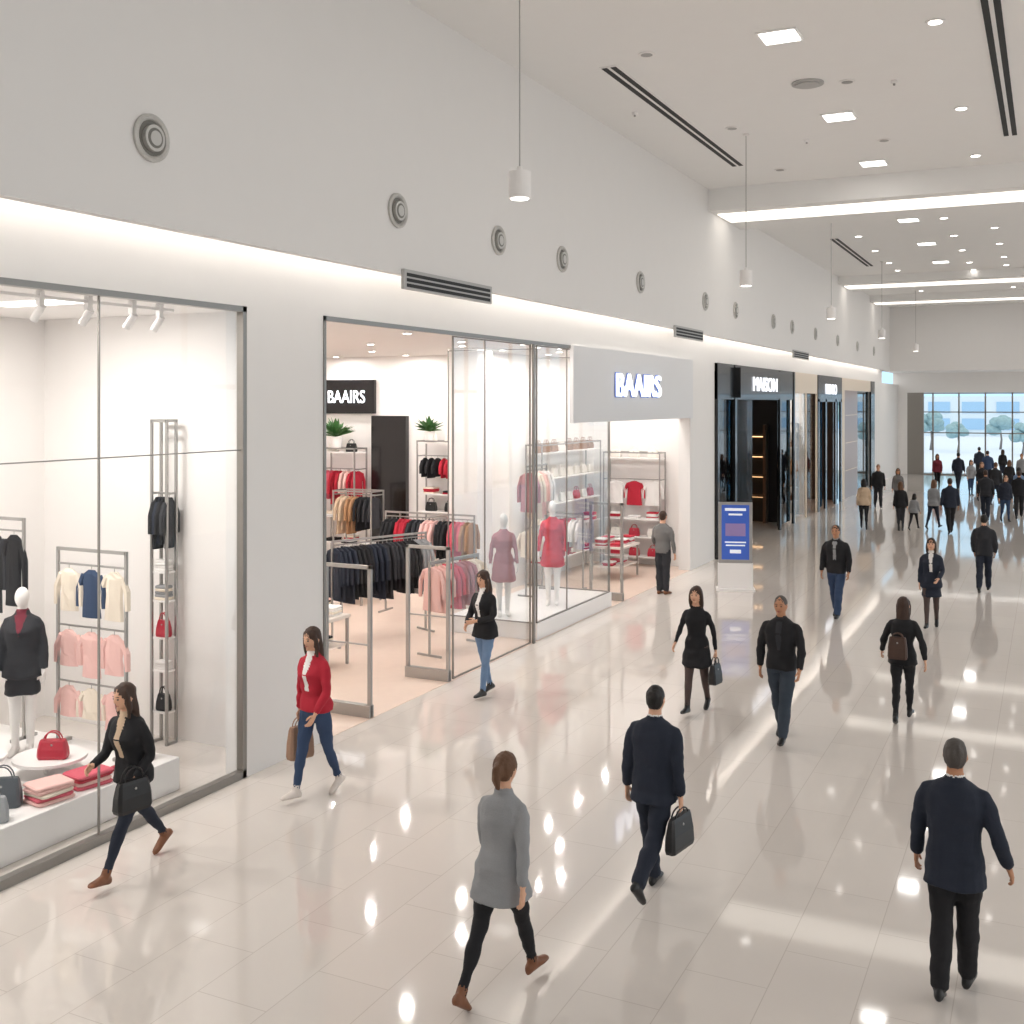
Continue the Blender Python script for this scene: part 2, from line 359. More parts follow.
def garment(mb,o,ax,mt,L=.65,w=.21,th=.03,sl=.45):
    o=V(o); ax=V(ax).normalized(); bx=V((-ax.y,ax.x,0)); n=10; L*=random.uniform(.88,1.12)
    mb.tube([o,o-V((0,0,.04)),o-V((0,0,.06))],.005,STEEL,n=4)
    rings=[]
    for z,ww,t in ((-.05,.05,.02),(-.09,w*.8,th*.8),(-.13,w,th),(-.3,w*.86,th*1.2),(-L*.75,w*.92,th*1.3),(-L,w*1.0,th*1.2)):
        rings.append([o+V((0,0,z))+ax*ww*math.cos(2*math.pi*j/n)+bx*(t*math.sin(2*math.pi*j/n)+random.uniform(-.008,.008)) for j in range(n)])
    mb.loft(rings,mt)
    for s in (-1,1):
        mb.tube([o+ax*s*w*.8-V((0,0,.11)),o+ax*s*(w+.04)-V((0,0,.11+sl*.4)),o+ax*s*(w+.05)-V((0,0,.1+sl))],[(.04,.03),(.042,.034),(.034,.028)],mt,n=6)
def fold(mb,c,w,d,mts,n=4,yaw=0):
    M=Matrix.Translation(V(c))@Matrix.Rotation(yaw,4,'Z'); z=0
    for i in range(n):
        h=.035; ww=w*random.uniform(.88,1);dd=d*random.uniform(.88,1); mt=mts[i%len(mts)]; Mi=M@Matrix.Rotation(random.uniform(-.12,.12),4,'Z')
        rings=[]
        for (k,zz) in ((.93,0),(1,.3),(1,.7),(.93,1)):
            pts=[(-1,-.85),(-.85,-1),(.85,-1),(1,-.85),(1,.85),(.85,1),(-.85,1),(-1,.85)]
            rings.append([Mi@V((px*ww/2*k,py*dd/2*k,z+zz*h)) for px,py in pts])
        mb.loft(rings,mt); z+=h
def bagmesh(mb,c,w,h,d,mt,hh=.12,yaw=0,hm=None):
    M=Matrix.Translation(V(c))@Matrix.Rotation(yaw,4,'Z'); rings=[]
    for z,k,kd in ((0,.94,.9),(.03,1,1),(h*.5,.97,.9),(h*.9,.86,.6),(h,.8,.45)):
        pts=[(-1,-.6),(-.85,-1),(.85,-1),(1,-.6),(1,.6),(.85,1),(-.85,1),(-1,.6)]
        rings.append([M@V((px*w/2*k,py*d/2*kd,z)) for px,py in pts])
    mb.loft(rings,mt)
    hm=hm or mt
    for sy in (-1,1):
        mb.tube([M@V((w*.28*math.cos(a),sy*d*.18,h-.01+hh*math.sin(a))) for a in [math.pi*i/10 for i in range(11)]],.007,hm,n=6)
    mb.sph((0,0,0),(.012,.006,.012),STEEL,M=M@Matrix.Translation((0,-d*.36,h*.75)),nu=6,nv=5)
def bag(name,c,w,h,d,mt,hh=.12,yaw=0):
    mb=MB(); bagmesh(mb,(0,0,0),w,h,d,mt,hh); return mb.obj(name,loc=c,yaw=yaw,smooth=False)
def rack(name,loc,yaw,length,height,tiers=(),shelves=(),depth=.4,fm=STEEL,back=False):
    mb=MB(); t=.015; l=length/2; d=depth/2
    for sx in (-1,1):
        for sy in ((-1,1) if shelves else (0,)):
            mb.box((sx*l-t,sy*d-t,0),(sx*l+t,sy*d+t,height),fm)
        mb.box((sx*l-t,-d,0),(sx*l+t,d,.035),fm)
        if shelves: mb.box((sx*l-t,-d,height-.03),(sx*l+t,d,height),fm)
    for sy in ((-1,1) if shelves else (0,)): mb.box((-l,sy*d-t,height-.035),(l,sy*d+t,height),fm)
    for (z,mts,n,facing,L) in tiers:
        mb.tube([(-l,0,z),(l,0,z)],.012,fm,n=6,side=(0,0,1))
        if shelves:
            for sx in (-1,1): mb.box((sx*l-.01,-d,z-.012),(sx*l+.01,d,z+.012),fm)
        for i in range(n):
            x=-l+length*(i+.5)/n; mt=mts[int(i*len(mts)/n)%len(mts)]
            if facing: garment(mb,(x,0,z),(1,0,0),mt,L,w=min(.21,length/n*.42),sl=L*.65)
            else: garment(mb,(x,0,z),(random.uniform(-.15,.15),1,0),mt,L,w=min(.2,max(.1,d*.9)),th=min(.03,length/n*.4),sl=L*.6)
    for (z,kind,mts) in shelves:
        mb.box((-l,-d,z-.02),(l,d,z),PLINTH if fm is not BLACKP else fm)
        k=max(1,int(length/.42))
        for i in range(k):
            x=-l+length*(i+.5)/k; mt=random.choice(mts)
            if kind=='bag': bagmesh(mb,(x,0,z),min(.28,length*.8),.2,min(.13,depth*.7),mt,.1)
            else: fold(mb,(x,0,z),min(.3,length*.85),min(.3,depth*.85),[random.choice(mts) for _ in range(3)],random.randint(2,5))
    return mb.obj(name,loc=loc,yaw=yaw)
PZ=.35
rack('clothing_rack',(-9.43,8.8,PZ),0,1.02,2.2,[(2.02,[CRM,DEN,CRM],3,True,.55),(1.34,[PINK,PINK,PINK],3,True,.5),(.72,[PINK,CRM,PINK],3,True,.42)],depth=.36)
rack('clothing_rack',(-10.9,8.75,PZ),0,.95,2.5,[(2.35,[BLK,CHAR,BLK],3,True,.9)],depth=.35)
rack('display_tower',(-9.72,10.2,0),0,.24,3.95,[(3.05,[BLK,NAVY,BLK,CHAR],4,False,.65)],shelves=[(2.1,'fold',[RED,WHT]),(1.75,'fold',[CRM,GRY]),(1.3,'bag',[LBRN,LRED]),(.9,'fold',[WHT,PINK]),(.4,'bag',[LBLK,LTAN])],depth=.16)
mb=MB(); mb.cyl((0,0,0),.34,.04,PLINTH,n=40); mb.cyl((0,0,.04),.05,.14,PLINTH,n=16); mb.cyl((0,0,.18),.36,.03,PLINTH,n=40); mb.obj('round_display_stand',loc=(-9.15,8.0,PZ))
mb=MB(); mb.cyl((0,0,0),.3,.03,PLINTH,n=40); mb.cyl((0,0,.03),.05,.3,PLINTH,n=16); mb.cyl((0,0,.33),.32,.03,PLINTH,n=40); mb.obj('round_display_stand',loc=(-9.42,7.3,PZ))
bag('handbag',(-9.05,7.95,PZ+.212),.3,.19,.14,LRED,.09,yaw=.5)
bag('handbag',(-8.86,7.2,PZ),.34,.27,.16,LGRY,.12,yaw=.6)
bag('handbag',(-8.64,6.86,PZ),.36,.22,.18,mat('leather_silver','9a9da0',.35),.1,yaw=.9)
for k,(x,y,cs) in enumerate(((-8.62,7.52,[PINK,ROSE,CRM,PINK]),(-8.62,8.0,[ROSE,PINK,RED]))):
    mb=MB(); fold(mb,(0,0,0),.4,.32,cs,5-k,yaw=1.4); mb.obj('folded_clothes',loc=(x,y,PZ))
bag('handbag',(-8.7,8.8,PZ),.26,.16,.13,LBRN,.07,yaw=.7)
mb=MB()
for s in (0,.13): 
    mb.tube([(s,-.1,.03),(s,0,.03),(s,.12,.025),(s,.16,.02)],[(.03,.025),(.035,.03),(.04,.02),(.02,.012)],LRED,n=8)
mb.obj('display_shoes',loc=(-8.68,8.4,PZ))
# shop 2 items
rack('clothing_rack',(-10.6,16.4,.006),R(68),2.0,1.8,[(1.72,[NAVY,BLK,NAVY,CHAR,BLK,GRY],22,False,.95)],depth=.5)
rack('clothing_rack',(-10.9,18.6,.006),0,2.0,2.0,[(1.9,[BLK,RED,CHAR,PINK,BLK,ROSE,TAN],20,False,.8)],depth=.5)
rack('clothing_rack',(-9.0,16.2,.006),R(80),1.3,1.55,[(1.5,[PINK,ROSE,FLO,CRM],10,False,.75)],depth=.5)
rack('display_shelf_unit',(-14.95,21.5,.006),0,1.0,3.1,[(2.6,[ROSE,RED,PINK,RED],8,False,.8)],shelves=[(3.0,'bag',[LWHT,LBLK]),(1.5,'fold',[WHT,CRM]),(.9,'fold',[RED,BLK,CRM]),(.3,'bag',[LBLK,LRED])],depth=.5)
rack('display_shelf_unit',(-13.9,20.6,.006),0,1.0,2.2,[(2.1,[BEI,TAN,BLK,CHAR],8,False,.8)],shelves=[(.9,'fold',[WHT,BLK]),(.3,'bag',[LBLK,LBRN])],depth=.5)
rack('display_shelf_unit',(-12.1,21.6,.006),0,1.5,3.3,[(2.95,[BLK,RED,MAR,BEI],9,False,.5)],shelves=[(3.25,'bag',[LBLK,LWHT]),(2.1,'fold',[RED,BLK,CRM]),(1.7,'bag',[LRED,LBLK]),(1.25,'bag',[LBLK,LRED]),(.8,'fold',[BLK,ROSE]),(.4,'fold',[CRM,RED])],depth=.4)
rack('display_shelf_unit',(-16.4,21.5,.006),0,1.4,3.0,[(2.8,[CRM,BEI,ROSE],8,False,.7)],shelves=[(1.5,'fold',[RED,BLK,CRM]),(.9,'bag',[LBRN])],depth=.5)
def table(loc,yaw,cs):
    mb=MB(); TB=mat('table_top','e8ded6',.3)
    mb.box((-.6,-.4,.74),(.6,.4,.79),TB); mb.box((-.55,-.35,.3),(.55,.35,.33),TB)
    for sx in (-.56,.56):
        for sy in (-.36,.36): mb.box((sx-.02,sy-.02,0),(sx+.02,sy+.02,.74),STEEL)
    for i in range(3):
        for sy in (-.18,.18): fold(mb,(-.38+.38*i,sy,.79),.3,.28,[random.choice(cs) for _ in range(3)],random.randint(2,5))
        fold(mb,(-.38+.38*i,0,.33),.3,.28,[random.choice(cs) for _ in range(3)],3)
    mb.obj('display_table',loc=loc,yaw=yaw)
table((-10.4,14.0,.006),R(90),[BLK,WHT,RED,CRM]); table((-12.8,17.2,.006),0,[RED,PINK,CRM,BLK]); table((-13.2,19.2,.006),0,[BLK,TAN,RED]); table((-12.2,15.4,.006),R(90),[BLK,MAR,CRM])
mb=MB(); mb.box((-15.9,21.85,3.9),(-14.3,21.94,4.7),BLACKP); mb.obj('store_panel')
mb=MB(); mb.box((-14.35,21.8,.006),(-13.4,21.94,3.85),BLACKP); mb.box((-13.55,21.76,1.0),(-13.52,21.8,1.6),STEEL); mb.obj('door_1')
def frontsign(name,body,x0,x1,z0,z1,y,m):
    cu=bpy.data.curves.new(name,'FONT'); cu.body=body; cu.extrude=.01
    o=bpy.data.objects.new('t',cu); scene.collection.objects.link(o); bpy.context.view_layer.update()
    me=bpy.data.meshes.new_from_object(o.evaluated_get(bpy.context.evaluated_depsgraph_get())); bpy.data.objects.remove(o)
    xs=[v.co.x for v in me.vertices]; ys=[v.co.y for v in me.vertices]; a,b=min(xs),max(xs);c,d=min(ys),max(ys)
    for v in me.vertices:
        p=v.co.copy(); v.co=(x0+(p.x-a)/(b-a)*(x1-x0),y-p.z,z0+(p.y-c)/(d-c)*(z1-z0))
    me.materials.clear(); me.materials.append(m)
    o=bpy.data.objects.new(name,me); scene.collection.objects.link(o)
frontsign('store_sign','BAAIRS',-15.6,-14.55,4.15,4.45,21.83,SIGNW)
def plant(loc,s=1):
    mb=MB(); G=mat('leaf_green','3d6b35',.6,var=.3); mb.cyl((0,0,0),.1*s,.2*s,PLINTH,r2=.13*s,n=18)
    for i in range(60):
        a=random.uniform(0,6.28); el=random.uniform(.2,1.4); L=random.uniform(.25,.45)*s
        d=V((math.cos(a)*math.cos(el),math.sin(a)*math.cos(el),math.sin(el))); p0=V((0,0,.2*s)); sd=V((-math.sin(a),math.cos(a),0))
        p1=p0+d*L*.6; p2=p0+d*L-V((0,0,.05*s))
        mb.add([p0,p1+sd*.05*s,p2,p1-sd*.05*s],[(0,1,2,3)],G)
    mb.obj('potted_plant',loc=loc)
plant((-15.0,21.3,3.11),1.25); plant((-12.6,21.5,3.31),1.0)
# shop 3
rack('display_shelf_unit',(-9.55,26.65,.006),0,1.5,2.9,[(2.2,[WHT,RED,WHT],3,True,.6)],shelves=[(2.75,'bag',[LWHT,LWHT,LTAN]),(1.2,'fold',[RED,WHT]),(.75,'bag',[LRED,LWHT]),(.25,'bag',[LRED,LRED])],depth=.45)
rack('display_shelf_unit',(-10.5,24.4,.006),R(90),3.6,3.2,[],shelves=[(3.0,'bag',[LWHT,LTAN]),(2.4,'bag',[LWHT,LWHT]),(1.8,'bag',[LWHT,LRED]),(1.2,'fold',[WHT,ROSE]),(.5,'fold',[CRM,RED])],depth=.4)
rack('clothing_rack',(-9.9,22.6,.006),0,1.2,1.7,[(1.6,[CRM,PINK,RED,WHT],12,False,.7)],depth=.4)
table((-9.3,24.6,.006),R(90),[RED,WHT,ROSE])
rack('clothing_rack',(-9.35,20.25,.3),R(90),1.0,2.6,[(2.5,[FLO,CRM,PINK,WHT],8,False,.9),(1.35,[CRM,WHT,GRY],8,False,.6)],depth=.35)
rack('display_shelf_unit',(-10.7,40.2,0),R(90),2.8,3.4,[(2.1,[BEI,CRM,TAN],12,False,.7)],shelves=[(3.1,'bag',[LWHT,LBRN]),(2.5,'bag',[LWHT,LTAN]),(1.0,'fold',[CRM,TAN]),(.5,'bag',[LBRN])],depth=.5)
rack('display_shelf_unit',(-9.3,41.6,0),0,1.6,3.4,[(2.1,[BEI,CRM,TAN],12,False,.7)],shelves=[(3.1,'bag',[LWHT,LBRN]),(2.5,'bag',[LWHT,LTAN]),(1.0,'fold',[CRM,TAN]),(.5,'bag',[LBRN])],depth=.5)
def gate(x0,y,h=2.0,w=.7):
    mb=MB(); t=.022
    for x in (0,w): mb.box((x-.028,-t,0),(x+.028,t,h),STEEL)
    mb.box((-.028,-t,h-.05),(w+.028,t,h),STEEL); mb.box((-.028,-.05,0),(w+.028,.05,.16),STEEL)
    mb.box((.03,-.006,.16),(w-.03,.006,h-.05),GLASS); mb.box((.03,-t*.6,h*.47),(w-.03,t*.6,h*.47+.02),STEEL)
    mb.obj('security_gate',loc=(x0,y,.006),bevel=.004)
gate(-8.75,12.2); gate(-8.75,14.3); gate(-8.75,21.7,2.05)
# totem
mb=MB(); PB=mat('poster_blue','3a5cb0',.3,emit=.25,ecol='2f55b5'); PT=mat('poster_text','e9eef8',.4,emit=.3)
mb.box((-.42,-.22,0),(.42,.22,.05),PLINTH); mb.box((-.38,-.08,.05),(.38,.08,.6),PLINTH); mb.box((-.37,-.03,.6),(.37,.03,1.95),STEEL); mb.box((-.30,-.034,.68),(.30,-.03,1.89),PB)
for z,w,h in ((1.76,.46,.06),(1.66,.3,.04),(1.2,.44,.28),(1.05,.46,.03),(.98,.42,.03),(.82,.24,.08)): mb.box((-w/2,-.038,z),(w/2,-.034,z+h),PT if z!=1.2 else mat('poster_art','9a86bc',.4))
mb.obj('poster_stand',loc=(-6.27,24.1,0),yaw=R(18),bevel=.004)
# ---------- people
SK1=mat('skin_light','d9a98c',.55,var=.04,bscale=20); SK2=mat('skin_tan','b98463',.55,var=.04,bscale=20); MANQ=mat('mannequin_white','eeebe8',.3,var=.01)
HBR=mat('hair_brown','3a2519',.6,bump=.5,bscale=50); HBL=mat('hair_black','15110f',.55,bump=.5,bscale=50); HLB=mat('hair_light_brown','62432c',.6,bump=.5,bscale=50); HGR=mat('hair_grey','4c4642',.6,bump=.5,bscale=50)
EYE=mat('eye_dark','120d0b',.3); LIP=mat('lips','9c4a44',.5); TGT=mat('tights_dark','4a3a36',.6); SHW=mat('shoe_white','d8cfc8',.5)
MT=[(.84,.135,.095,0),(.90,.158,.11,-.005),(.97,.165,.113,-.005),(1.08,.15,.105,0),(1.2,.162,.112,0),(1.32,.178,.12,.003),(1.385,.172,.104,0),(1.425,.14,.085,-.005),(1.455,.1,.07,-.006),(1.49,.06,.056,-.006)]
FT=[(.84,.135,.095,0),(.90,.163,.113,-.012),(.96,.165,.115,-.012),(1.08,.122,.088,0),(1.18,.133,.1,.006),(1.29,.148,.122,.018),(1.37,.148,.095,0),(1.41,.12,.078,-.003),(1.44,.085,.062,-.005),(1.48,.05,.05,-.005)]
def interp(T,z):
    if z<=T[0][0]: return T[1][1],T[1][2],0
    for a,b in zip(T,T[1:]):
        if z<=b[0]:
            t=(z-a[0])/(b[0]-a[0]); return tuple(a[i]+(b[i]-a[i])*t for i in (1,2,3))
    return T[-1][1:]
def person(name,loc,yaw,h=1.75,sex='m',vox=.014,skin=SK1,hair=HBR,hs='short',top=BLK,bottom=NAVY,shoe=LBLK,shirt=None,style='jacket',hem=.86,skirt=None,legmat=None,
           legs=((22,4,12),(-20,14,-28)),arms=((-18,7,12,0),(18,7,20,0)),lean=3,turn=0,tilt=0,face=True,twist=0):
    src=MB(); f=sex=='f'; T=FT if f else MT; g={'jacket':.02,'coat':.027,'sweater':.012,'dress':.006,'suit':.024}[style]
    sw=.155 if f else .187; nr=16; yaw=R(yaw)
    MU=Matrix.Translation((0,0,.95))@Matrix.Rotation(R(-lean),4,'X')@Matrix.Translation((0,0,-.95))
    def U(p):
        p=V(p); t=max(0,min(1,(p.z-1.0)/.4))
        return MU@(Matrix.Rotation(R(twist)*t,4,'Z')@p)
    def ring(z,rx,ry,yo,up=True):
        r=[]
        for j in range(nr):
            a=2*math.pi*j/nr; c,s_=math.cos(a),math.sin(a)
            c=math.copysign(abs(c)**.85,c); s_=math.copysign(abs(s_)**.85,s_)
            p=V((rx*c,yo+ry*s_,z)); r.append(U(p) if up else p)
        return r
    LM=legmat or bottom
    src.loft([ring(z,*interp(T,z)) for z in (.84,.9,.97,1.04)],bottom)
    for sd,(a,b,p) in zip((1,-1),legs):
        hip=V((sd*.088,0,.90)); a,b,p=R(a),R(b),R(p)
        d1=V((-sd*.03,math.sin(a),-math.cos(a))).normalized(); kn=hip+d1*.42
        d2=V((-sd*.02,math.sin(a-b),-math.cos(a-b))).normalized(); an=kn+d2*.40
        k=1.0 if f else 1.06; lo=0 if legmat or f else .019
        src.tube([hip-d1*.05,hip+d1*.08,hip+d1*.22,kn-d1*.04,kn+d2*.04,kn+d2*.13,kn+d2*.26,an+d2*.0],
                 [.085*k,.09*k,.078*k+lo*.4,.062*k+lo*.5,.056*k+lo*.8,.056*k+lo,.045*k+lo*1.1,.038*k+lo*1.1],LM,n=12)
        fd=V((sd*.08,math.cos(p),math.sin(p))).normalized(); rt=V((1,0,0)); rt=(rt-fd*rt.dot(fd)).normalized(); up=rt.cross(fd).normalized()
        rings=[]
        for t,w,hh in ((-.075,.022,.03),(-.055,.034,.042),(0,.038,.052),(.06,.041,.042),(.12,.045,.028),(.165,.038,.022),(.19,.02,.014)):
            c=an+fd*t+up*(-.085+hh)
            rings.append([c+rt*w*math.cos(2*math.pi*j/10)+up*hh*max(-.95,math.sin(2*math.pi*j/10)) for j in range(10)])
        src.loft(rings,shoe)
        src.tube([an+d2*.02,an-d2*.05],[.042,.043],shoe if f else LM,n=10)
    stride=max(abs(legs[0][0]),abs(legs[1][0]))
    zs=sorted(set([hem]+[t[0] for t in T if t[0]>hem+.02])); rr=[]
    for z in zs:
        rx,ry,yo=interp(T,z); fl=0
        if z<.97 and style in('coat','jacket','suit','dress'): fl=(.97-z)*.14; 
        lr=(.95-z)*math.tan(R(stride))*.5 if z<.9 else 0
        gg=g if z<1.47 else .004
        rr.append(ring(z,rx+gg+fl,ry+gg+fl*.8+lr,yo,up=z>.9))
    src.loft(rr,top)
    if skirt:
        rr=[]
        for z in (1.04,.95,.85,skirt):
            rx,ry,yo=interp(T,z); q=max(0,.95-z); rr.append(ring(z,rx+.012+q*.03,ry+.012+q*math.tan(R(stride))*.5,yo,up=z>.9))
        rr.reverse(); src.loft(rr,bottom)
    if style in('jacket','coat','suit'):
        src.loft([ring(1.42,.085,.08,.0),ring(1.46,.076,.07,-.004),ring(1.505,.066,.06,-.012)],top)
    if shirt:
        L=.2 if style=='suit' else .34; rr=[]
        for i in range(7):
            z=1.455-L*i/6; w=(.052*(1-i/6)**.8+.006) if style=='suit' else .026+.016*(1-i/6)
            rx,ry,yo=interp(T,z); yc=ry+yo+g-.008
            rr.append([U((w*math.cos(2*math.pi*j/10),yc+.014*math.sin(2*math.pi*j/10),z)) for j in range(10)])
        src.loft(rr,shirt)
        src.loft([ring(1.44,.066,.066,.006),ring(1.515,.058,.057,-.003)],shirt)
    HC=U((0,.02,1.635)); Mh=Matrix.Translation(HC)@Matrix.Rotation(R(turn+twist*.5),4,'Z')@Matrix.Rotation(R(-tilt),4,'X')
    src.tube([U((0,-.005,1.42)),U((0,0,1.5)),Mh@V((0,-.015,-.04))],[.056,.05 if f else .058,.052],skin,n=12)
    def skull(d,p):
        if d.z<0:
            q=-d.z; p.x*=1-.3*q*q; 
            if d.y<0: p.y*=1-.35*q
            else: p.y*=1-.08*q
        return p
    src.sph((0,0,0),(.074,.094,.116),skin,M=Mh,nu=16,nv=12,fn=skull)
    if face:
        src.tube([Mh@V((0,.085,.02)),Mh@V((0,.102,-.012)),Mh@V((0,.098,-.028))],[.009,.013,.012],skin,n=8)
        src.tube([Mh@V((0,.07,-.09)),Mh@V((0,.084,-.092))],[.025,.018],skin,n=8)
        for s in (-1,1): src.sph((s*.074,-.008,-.005),(.011,.02,.03),skin,M=Mh,nu=8,nv=6)
    if hair:
        src.sph((0,-.016,.032),(.08,.094,.095) if not f else (.086,.1,.1),hair,M=Mh,nu=16,nv=10)
        src.sph((0,-.04,-.01),(.075,.062,.07),hair,M=Mh,nu=12,nv=8)
        if hs=='long':
            rings=[]
            for z,w,d,y in ((.05,.085,.06,-.035),(-.05,.092,.06,-.05),(-.13,.095,.055,-.06),(-.2,.08,.04,-.075),(-.25,.05,.025,-.085)):
                rings.append([Mh@V((w*math.cos(2*math.pi*j/14),y+d*math.sin(2*math.pi*j/14),z)) for j in range(14)])
            src.loft(rings,hair)
            for s in (-1,1): src.tube([Mh@V((s*.06,.03,.08)),Mh@V((s*.082,.02,0)),Mh@V((s*.084,.015,-.08)),Mh@V((s*.08,.02,-.17))],[.02,.022,.024,.014],hair,n=8)
        if hs in('bun','pony'):
            src.sph((0,-.118,.0),(.042,.038,.05),hair,M=Mh,nu=10,nv=8)
            src.tube([Mh@V((0,-.12,.0)),Mh@V((0,-.13,-.06)),Mh@V((.015,-.115,-.13))],[.034,.034,.014],hair,n=8)
    post=[]; hands=[]
    for sd,A in zip((1,-1),arms):
        s,ab,e,inn=A; s,ab,e,inn=map(R,(s,ab,e,inn))
        S=U((sd*sw,0,1.385)); d1=V((sd*math.sin(ab),math.sin(s)*math.cos(ab),-math.cos(s)*math.cos(ab)))
        E=S+d1*.275; a2=s+e; l2=ab*.4-inn
        d2=V((sd*math.sin(l2),math.sin(a2)*math.cos(l2),-math.cos(a2)*math.cos(l2))); W=E+d2*.245
        k=.86 if f else 1; q={'dress':.003,'sweater':.008}.get(style,.014)
        src.tube([S-d1*.005+V((-sd*.05,0,.012)),S+V((-sd*.012,0,0)),S+d1*.05,S+d1*.13,E-d1*.03,E+d2*.03,E+d2*.12,W-d2*.01],[.032*k+q,.042*k+q,.047*k+q,.046*k+q,.04*k+q,.04*k+q,.037*k+q,.028*k+q],top,n=12)
        nrm=V((-sd,0,0)); nrm=(nrm-d2*nrm.dot(d2)).normalized()
        fw=d2.cross(nrm).normalized()
        if fw.y+ (fw.z*.5)<0: fw=-fw
        Mp=Matrix((( nrm.x,fw.x,d2.x,0),(nrm.y,fw.y,d2.y,0),(nrm.z,fw.z,d2.z,0),(0,0,0,1)))
        src.tube([W-d2*.03,W+d2*.02],[.025*k,.024*k],skin,n=8)
        src.sph((0,0,0),(.018,.038*k,.055),skin,M=Matrix.Translation(W+d2*.05)@Mp,nu=10,nv=8)
        for i,(off,L) in enumerate(((.027,.072),(.009,.08),(-.009,.075),(-.026,.058))):
            p=W+d2*.085+fw*off*k; c=.35
            pts=[p-d2*.02]; ang=.15
            for seg in (.45,.32,.23):
                dd=(d2*math.cos(ang)+nrm*math.sin(ang)); p=p+dd*L*seg; pts.append(p.copy()); ang+=c+(.3 if i>1 else .15)
            post.append((pts,[.0095,.009,.0082,.006],skin))
        p=W+d2*.03+fw*.026*k; pts=[p-fw*.01,p+(fw*.7+d2*.7).normalized()*.03+nrm*.006,p+(fw*.45+d2*.9).normalized()*.058+nrm*.018,p+(fw*.3+d2).normalized()*.072+nrm*.028]
        post.append((pts,[.012,.0105,.009,.006],skin))
        hands.append(W+d2*.095+nrm*.015)
    me=src.mesh(name+'_src'); o=bpy.data.objects.new(name+'_src',me); scene.collection.objects.link(o)
    md=o.modifiers.new('r','REMESH'); md.mode='VOXEL'; md.voxel_size=vox
    bpy.context.view_layer.update(); dg=bpy.context.evaluated_depsgraph_get()
    rm=bpy.data.meshes.new_from_object(o.evaluated_get(dg)); bpy.data.objects.remove(o)
    bvh=BVHTree.FromPolygons(src.v,src.f)
    bm=bmesh.new(); bm.from_mesh(rm)
    for f_ in bm.faces:
        r=bvh.find_nearest(f_.calc_center_median()); f_.material_index=src.m[r[2]] if r[2] is not None else 0
    for _ in range(2): bmesh.ops.smooth_vert(bm,verts=bm.verts,factor=.5,use_axis_x=True,use_axis_y=True,use_axis_z=True)
    bm.normal_update(); sdv=V((random.random()*50,0,0)); cloth={i for i,m_ in enumerate(src.mats) if m_.name.startswith('cloth')}; hairi={i for i,m_ in enumerate(src.mats) if m_.name.startswith('hair')}
    for v in bm.verts:
        if not v.link_faces: continue
        i=v.link_faces[0].material_index
        if i in cloth:
            q=V((v.co.x*7,v.co.y*7,v.co.z*12))+sdv; v.co+=v.normal*(noise.noise(q)*.011+noise.noise(q*2.1)*.003)
        elif i in hairi: v.co+=v.normal*noise.noise(V((v.co.x*45,v.co.y*45,v.co.z*8))+sdv)*.008
    mb=MB(); mb.mats=list(src.mats)
    bm.verts.index_update(); mb.v=[v.co.copy() for v in bm.verts]
    for f_ in bm.faces: mb.f.append(tuple(v.index for v in f_.verts)); mb.m.append(f_.material_index)
    bm.free(); bpy.data.meshes.remove(rm)
    for pts,rad,mt in post: mb.tube(pts,rad,mt,n=6,side=(0,1,0))
    if face:
        for s in (-1,1):
            mb.sph((s*.029,.083,.006),(.012,.009,.007),EYE,M=Mh,nu=8,nv=6)
            mb.tube([Mh@V((s*.014,.091,.027)),Mh@V((s*.03,.09,.031)),Mh@V((s*.045,.079,.026))],[.003,.004,.003],hair or EYE,n=5)
        mb.tube([Mh@V((-.024,.08,-.055)),Mh@V((0,.09,-.056)),Mh@V((.024,.08,-.055))],[.003,.007,.003],LIP,n=6)
    mz=min(v.z for v in mb.v); sc=h/1.75
    mb.v=[(v-V((0,0,mz)))*sc for v in mb.v]
    ob=mb.obj(name,loc=loc,yaw=yaw,smooth=True)
    Mw=Matrix.Translation(V(loc))@Matrix.Rotation(yaw,4,'Z')
    return [Mw@((p-V((0,0,mz)))*sc) for p in hands]
def hold(name,hp,w,h,d,mt,hh=.12,yaw=0):
    bag(name,(hp.x,hp.y,hp.z-h-hh+.005),w,h,d,mt,hh,yaw)
W1=((24,3,14),(-20,12,-30)); W2=((-20,12,-30),(24,3,14)); SM1=((17,4,8),(-14,12,-22)); SM2=((-14,14,-24),(17,4,8)); ST=((2,1,0),(-2,1,0))
hp=person('woman_in_black_jacket',(-7.3,7.28,0),180,1.74,'f',.012,hair=HBR,hs='long',top=BLK,bottom=NAVY,shoe=LBRN,shirt=BEI,hem=.86,legs=((-30,8,-34),(29,3,14)),arms=((14,8,65,20),(-14,12,60,10)),lean=7,turn=-10,tilt=6)
hold('handbag',hp[1]+V((.06,0,.2)),.34,.26,.14,LBLK,.12,R(80))
hp=person('woman_in_red_jacket',(-6.95,9.5,0),172,1.78,'f',.012,hair=HBR,hs='long',top=RED,bottom=DEN,shoe=SHW,shirt=WHT,hem=.9,legs=SM1,arms=((-8,13,8,0),(8,14,30,10)),lean=3,tilt=6)
hold('shopping_bag',hp[0],.3,.34,.14,LTAN,.1,R(70))
hp=person('woman_with_folded_arms',(-7.2,13.85,0),165,1.76,'f',.014,hair=HBR,hs='long',top=BLK,bottom=LDEN,shoe=LBLK,shirt=WHT,hem=.82,legs=((-8,10,-12),(10,3,4)),arms=((10,14,50,30),(10,14,70,40)),lean=2,tilt=10)
person('man_in_grey_shirt',(-7.55,22.9,0),-12,1.8,'m',.016,hair=HBR,top=MGR,bottom=CHAR,shoe=LBRN,style='sweater',hem=.88,legs=ST,arms=((-2,12,10,0),(5,14,40,10)),lean=0)
